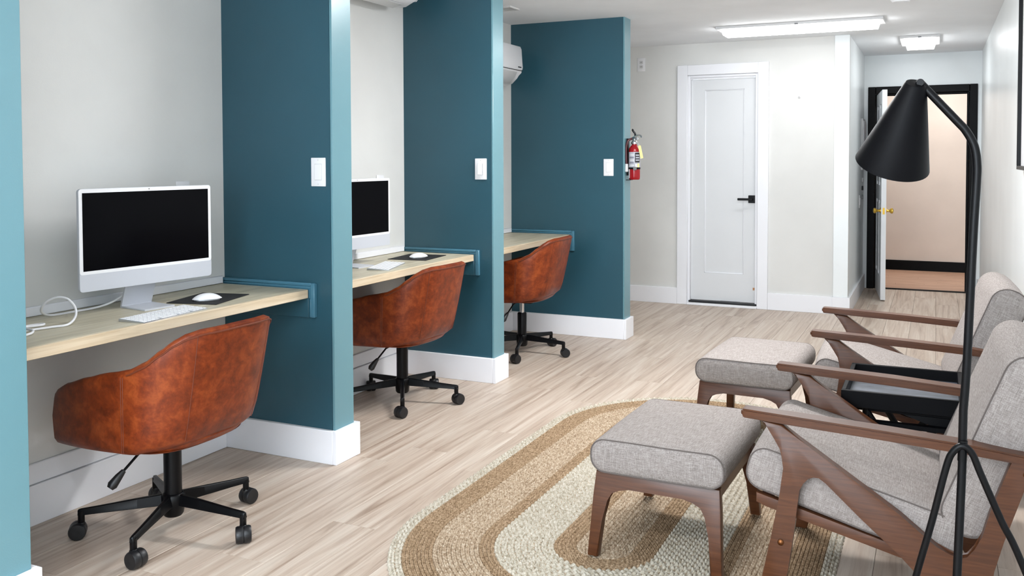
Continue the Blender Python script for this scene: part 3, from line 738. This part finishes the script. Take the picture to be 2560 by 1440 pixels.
cb = thing('power_cable', 'white cable looping upright on the nearest desk', 'cable', (0, 0, 0))
pts = [(-2.775, 2.53, .86), (-2.80, 2.515, .825), (-2.835, 2.475, .785), (-2.862, 2.42, .765), (-2.885, 2.33, .7585), (-2.888, 2.235, .760), (-2.870, 2.185, .778), (-2.850, 2.169, .802), (-2.830, 2.178, .824), (-2.80, 2.195, .836), (-2.77, 2.211, .829), (-2.742, 2.216, .802), (-2.712, 2.194, .776), (-2.67, 2.13, .7605), (-2.683, 2.077, .7595), (-2.70, 2.0, .7595), (-2.705, 1.93, .7595), (-2.72, 1.85, .7595)]
tube('cord', smooth_path(pts, 6), .0042, 'plastic_white', cb, 10)
tube('coil', smooth_path([(-2.74, 1.88, .760), (-2.77, 1.96, .760), (-2.762, 2.05, .762), (-2.735, 2.085, .765), (-2.715, 2.06, .766), (-2.72, 2.0, .768), (-2.66, 1.99, .764), (-2.635, 1.95, .760), (-2.65, 1.88, .760)], 6), .0042, 'plastic_white', cb, 10)
cb2 = tag(tube('power_cable', smooth_path([(-2.80, 3.95, .83), (-2.83, 3.93, .80), (-2.87, 3.88, .772), (-2.90, 3.80, .760), (-2.9, 3.65, .7595)], 6), .0042, 'plastic_white'), 'thin white cable behind the computer on the second desk', 'cable')

# ------------------------------------------------------------------ armchairs
def armchair(label, loc, rz):
    """faces -x; local x = world X + .15, width along y"""
    t = thing('armchair', label, 'armchair', loc, rz, 'grey lounge armchairs')
    S = lambda P: [(x+.15, z) for x, z in P]
    outline = [(-.452, .562), (-.43, .540), (-.407, .513), (-.392, .487), (-.386, .462), (-.387, .43), (-.392, .39), (-.397, .349), (-.419, .23), (-.444, .106), (-.462, .0118),
               (-.398, .0118), (-.385, .07), (-.371, .14), (-.356, .251), (-.342, .372), (-.336, .396), (-.322, .413), (-.305, .421), (-.288, .421), (-.268, .408),
               (-.18, .321), (-.077, .233), (-.036, .192), (.02, .135), (.07, .07), (.11, 0), (.172, 0), (.163, .06), (.146, .13), (.140, .19), (.146, .235), (.172, .315), (.214, .45), (.245, .545),
               (.192, .552), (.180, .51), (.139, .388), (.122, .322), (.108, .281), (.090, .256), (.068, .248), (.040, .257), (.012, .275), (-.078, .346), (-.18, .413), (-.33, .511), (-.392, .556)]
    wy = .335
    for s in (-1, 1):
        y0, y1 = (-wy, -wy+.032) if s < 0 else (wy-.032, wy)
        fr = prism('side_frame', S(outline), 'y', y0, y1, 'walnut', t, .005, 2)
        yo = -wy-.001 if s < 0 else wy+.001
        mt = Matrix.Translation((-.392+.15, yo, .215)) @ Matrix.Rotation(R(90 if s < 0 else -90), 4, 'X')
        lathe('bolt', [(.009, 0), (.009, .002), (.006, .005), (.001, .006)], 'bolt', fr, 14, mt)
        mt = Matrix.Translation((.222+.15, yo, .50)) @ Matrix.Rotation(R(90 if s < 0 else -90), 4, 'X')
        lathe('bolt', [(.009, 0), (.009, .002), (.006, .005), (.001, .006)], 'bolt', fr, 14, mt)
        # armrest: tapered slat sloping to the rear
        bm = bmesh.new(); sec = []
        for x, zt, h, yc, hw in ((-.506, .590, .020, 0, .022), (-.496, .592, .026, 0, .027), (-.36, .587, .027, .002, .031), (-.12, .577, .027, .003, .034), (.10, .564, .027, .001, .032), (.235, .548, .024, -.002, .026), (.275, .542, .020, -.003, .020)):
            yc = s*(wy-.016+yc)
            sec.append([bm.verts.new((x+.15, yc+hw*a, zt-h*b)) for a, b in ((-1, 1), (1, 1), (1, 0), (-1, 0))])
        for A, B in zip(sec, sec[1:]):
            for q in range(4): bm.faces.new((A[q], A[(q+1) % 4], B[(q+1) % 4], B[q]))
        bm.faces.new(sec[0][::-1]); bm.faces.new(sec[-1])
        bmesh.ops.recalc_face_normals(bm, faces=bm.faces)
        es = [e for e in bm.edges if abs((e.verts[0].co-e.verts[1].co).normalized().x) > .8] + [e for e in bm.edges if abs(e.verts[0].co.x-e.verts[1].co.x) < 1e-5 and (abs(e.verts[0].co.x+.356) < 1e-4 or abs(e.verts[0].co.x-.425) < 1e-4)]
        bmesh.ops.bevel(bm, geom=es, offset=.005, segments=2, affect='EDGES')
        fin(bm, 'armrest', 'walnut', t, True)
    # seat rails and cross rails
    iw = wy-.033
    for s in (-1, 1):
        yy = (s*(iw-.001), s*(iw-.028)); prism('seat_rail', S([(-.468, .338), (-.468, .308), (-.44, .300), (-.09, .218), (.06, .184), (.07, .21), (-.1, .249)]), 'y', min(yy), max(yy), 'walnut', t, .003)
    prism('front_rail', S([(-.455, .336), (-.455, .304), (-.43, .298), (-.43, .330)]), 'y', -iw+.03, iw-.03, 'walnut', t, .002)
    prism('rear_rail', S([(.03, .215), (.03, .185), (.075, .176), (.075, .206)]), 'y', -iw+.03, iw-.03, 'walnut', t, .002)
    for z, x in ((.34, .245), (.52, .305), (.66, .345)):
        box('back_slat', (x+.050, -iw+.01, z), (x+.066, iw-.01, z+.05), 'walnut', t, .003)
    for s in (-1, 1):
        prism('back_post', [(.262, .20), (.290, .20), (.424, .705), (.401, .705)], 'y', min(s*(iw-.03), s*(iw-.006)), max(s*(iw-.03), s*(iw-.006)), 'walnut', t, .003)
    # cushions
    sl = R(14.5); cw_ = iw-.006
    wrapbox('seat_cushion', .292, cw_, .064, .050, 'linen', t, .014, .012, (-.062, 0, .346), (0, sl, 0))
    wrapbox('back_cushion', .070, cw_, .265, .064, 'linen', t, .006, .014, (.312, 0, .548), (0, R(21), 0))
    return t
armchair('grey linen armchair with walnut arms nearest the camera', (-.15, 2.985, 0), R(0))
armchair('grey linen armchair with walnut arms farther back beyond the tray table', (-.128, 4.318, 0), R(2))

# ------------------------------------------------------------------ ottomans
def ottoman(label, loc, rz):
    t = thing('ottoman', label, 'ottoman', loc, rz, 'grey ottomans')
    hx, hy = .212, .255
    wrapbox('cushion', .223, .282, .057, .050, 'linen', t, .010, .014, (0, 0, .328))
    # arched end frames: apron flows into two tapering, splayed legs
    for s in (-1, 1):
        o = [(-.205, .272), (-.210, .20), (-.222, .0), (-.186, .0), (-.176, .12), (-.166, .185), (-.150, .212), (-.125, .224), (-.09, .227),
             (.09, .227), (.125, .224), (.150, .212), (.166, .185), (.176, .12), (.186, 0), (.222, 0), (.210, .20), (.205, .272)]
        fr = prism('end_frame', o, 'y', -.017, .017, 'walnut', t, .005, 2); fr.location = (0, s*.262, 0)
        # splay outwards along y
        for v in fr.data.vertices: v.co.y += s*.038*(1-v.co.z/.272)
        fr.location.y = s*.252
    for s in (-1, 1):
        box('side_rail', (min(s*.172, s*.196), -.236, .226), (max(s*.172, s*.196), .236, .270), 'walnut', t, .003)
    return t
ottoman('grey linen ottoman on the rug in front of the nearest armchair', (-.795, 3.06, .016), R(-1.5))
ottoman('grey linen ottoman at the far end of the rug', (-.765, 4.40, .015), R(-3))

# ------------------------------------------------------------------ tray table
tt = thing('tray_table', 'black wooden tray table between the two armchairs', 'side table', (-.098, 3.60, 0))
ZT = .50; ax, ay = .197, .235
tr = box('tray_floor', (-ax+.014, -ay+.014, ZT-.048), (ax-.014, ay-.014, ZT-.038), 'tray_wood', tt)
for nm, a, b in (('tray_side', (-ax, -ay, ZT-.058), (ax, -ay+.016, ZT)), ('tray_side', (-ax, ay-.016, ZT-.058), (ax, ay, ZT)), ('tray_end', (-ax, -ay+.016, ZT-.058), (-ax+.016, ay-.016, ZT)), ('tray_end', (ax-.016, -ay+.016, ZT-.058), (ax, ay-.016, ZT))):
    box(nm, a, b, 'black_matte', tt, .002)
for s in (-1, 1):
    y = s*.17
    tube('leg', [(-.13, y, ZT-.06), (.15, y*1.05, .008)], .012, 'black_metal', tt, 8)
    tube('leg', [(.15, y*.86, ZT-.06), (-.13, y*.92, .008)], .012, 'black_metal', tt, 8)
    box('top_rail', (-.16, y-.014, ZT-.078), (.17, y+.014, ZT-.058), 'black_matte', tt, .002)
    box('lower_rail', (-.155, y-.012-.02*(s<0), ZT-.125), (.17, y+.012-.02*(s<0), ZT-.107), 'black_matte', tt, .002)
    tube('spindle', [(-.12, y-.02*(s<0), ZT-.11), (-.12, y-.02*(s<0), ZT-.06)], .009, 'black_metal', tt, 8)
    prism('brace_panel', [(-.06, ZT-.06), (.185, ZT-.06), (.185, ZT-.15), (.16, ZT-.15), (.10, ZT-.11)], 'y', y-.008, y+.008, 'black_matte', tt, .002)
for x, z in ((-.12, .06), (.13, .06)): tube('stretcher', [(x, -.17, z), (x, .17, z)], .009, 'black_metal', tt, 8)

# ------------------------------------------------------------------ floor lamp
lp = thing('floor_lamp', 'black tripod floor lamp with cone shade beside the nearest armchair', 'floor lamp', (0, 0, 0))
pole = smooth_path([(.045, 2.33, 0), (.0635, 2.375, .55), (.0645, 2.38, .64)], 4) + smooth_path([(.0655, 2.38, .72), (.072, 2.38, .841), (.081, 2.38, 1.126), (.0868, 2.38, 1.262), (.087, 2.38, 1.306), (.081, 2.38, 1.346), (.064, 2.38, 1.381), (.042, 2.38, 1.408), (-.035, 2.38, 1.497)], 5)
tube('pole', pole, .0098, 'black_metal', lp, 14)
leg = smooth_path([(-.100, 2.385, 0), (-.033, 2.375, .301), (.001, 2.372, .445), (.030, 2.37, .580), (.044, 2.368, .620), (.0645, 2.367, .638), (.085, 2.368, .622), (.104, 2.37, .575), (.148, 2.375, .47), (.193, 2.38, .372), (.335, 2.395, 0)], 6)
tube('leg', leg, .0082, 'black_metal', lp, 12)
tube('leg_clamp', [(.064, 2.375, .60), (.0655, 2.375, .65)], .0104, 'black_metal', lp, 12)
for p in ((.045, 2.33), (-.100, 2.385), (.335, 2.395)): lathe('rubber_foot', [(.010, 0), (.012, .002), (.012, .014), (.010, .02)], 'rubber', lp, 12, Matrix.Translation((p[0], p[1], 0)))
ap = Vector((-.045, 2.372, 1.497)); dirv = Vector((-.245, .43, -.86)).normalized()
mt = Matrix.Translation(ap) @ Vector((0, 0, 1)).rotation_difference(dirv).to_matrix().to_4x4()
L_ = .222
lathe('shade', [(.0005, -.001), (.023, .0), (.0255, .003), (.089, L_), (.0865, L_), (.023, .006), (.0005, .006)], 'black_matte', lp, 48, mt, False)
lathe('socket', [(.012, .006), (.016, .01), (.016, .06), (.012, .062)], 'black_plastic', lp, 16, mt)
lathe('bulb', [(.006, .062), (.012, .07), (.024, .10), (.026, .12), (.018, .14), (.003, .147)], 'plastic_white', lp, 16, mt)
lathe('swivel', [(.004, -.011), (.0085, -.009), (.0095, -.005), (.0095, .010), (.008, .012)], 'black_metal', lp, 14, Matrix.Translation((-.036, 2.378, 1.498)) @ Matrix.Rotation(R(90), 4, 'X'))

# ------------------------------------------------------------------ braided rug
rg = thing('braided_rug', 'large oval braided jute rug in tan and ivory rings under the ottomans', 'rug', (-1.0, 0, 0))
Y0r, Y1r, RMAX, ST = 2.862, 4.162, .728, .0148
def band(r):
    if r > .684: return 'jute_ivory'
    if r > .585: return 'jute_tan'
    if r > .435: return 'jute_mixed'
    if r > .372: return 'jute_tan'
    if r > .185: return 'jute_ivory'
    if r > .095: return 'jute_tan'
    return 'jute_mixed'
def braid(r, mat, ST):
    wide = ST*.5; L = 2*(Y1r-Y0r)+2*math.pi*r; coarse = mat == 'jute_ivory'
    pitch = {'jute_ivory': .030, 'jute_mixed': .021, 'jute_tan': .017}[mat]; nl = max(8, round(L/pitch)); per = 6 if coarse else 4; N_ = nl*per
    bm = bmesh.new(); rings = []; h0 = .0085; am = {'jute_ivory': .0050, 'jute_mixed': .0034, 'jute_tan': .0026}[mat]
    straight = Y1r-Y0r; arc = math.pi*r
    ph = random.random()
    for i in range(N_):
        s = L*i/N_
        if s < straight: c = Vector((-r, Y0r+s, 0)); nrm = Vector((-1, 0, 0))
        elif s < straight+arc: a = math.pi-(s-straight)/r; nrm = Vector((math.cos(a), math.sin(a), 0)); c = Vector((0, Y1r, 0))+nrm*r
        elif s < 2*straight+arc: nrm = Vector((1, 0, 0)); c = Vector((r, Y1r-(s-straight-arc), 0))
        else: a = -(s-2*straight-arc)/r; nrm = Vector((math.cos(a), math.sin(a), 0)); c = Vector((0, Y0r, 0))+nrm*r
        t_ = 2*math.pi*(i/per+ph)
        # the strands lean towards the middle, so the lumps of each half are skewed (plaited look)
        f = lambda u: math.cos(t_+(math.pi if u > 0 else 0)+abs(u)*1.5)
        row = [(-1, .0008)]+[(u, h0*(.86 if abs(u) > .5 else 1)*(.78 if u == 0 else 1)+(am*f(u) if u else -am*.3)) for u in (-.66, -.34, 0, .34, .66)]+[(1, .0008)]
        rings.append([bm.verts.new(c+nrm*(u*wide*(1+(.14*f(u) if u else 0)))+Vector((0, 0, max(.0008, z)))) for u, z in row])
    for i in range(N_):
        A, B = rings[i], rings[(i+1) % N_]
        for k in range(6): bm.faces.new((A[k], B[k], B[k+1], A[k+1]))
    me = bpy.data.meshes.new('braid'); bm.to_mesh(me); bm.free()
    me.polygons.foreach_set('use_smooth', [True]*len(me.polygons))
    return link('braid', me, mat, rg)
STEP = {'jute_ivory': .0225, 'jute_mixed': .0155, 'jute_tan': .0128}
r = RMAX
while r > .012:
    m_ = band(r-.006); st__ = STEP[m_]; braid(r-st__/2, m_, st__); r -= st__
bm = bmesh.new(); P = []
for q in range(25): a = math.pi*q/24; P.append((RMAX*.995*math.cos(a), Y1r+RMAX*.995*math.sin(a)))
for q in range(25): a = math.pi+math.pi*q/24; P.append((RMAX*.995*math.cos(a), Y0r+RMAX*.995*math.sin(a)))
prism('backing', P, 'z', .0004, .003, 'jute_mixed', rg)
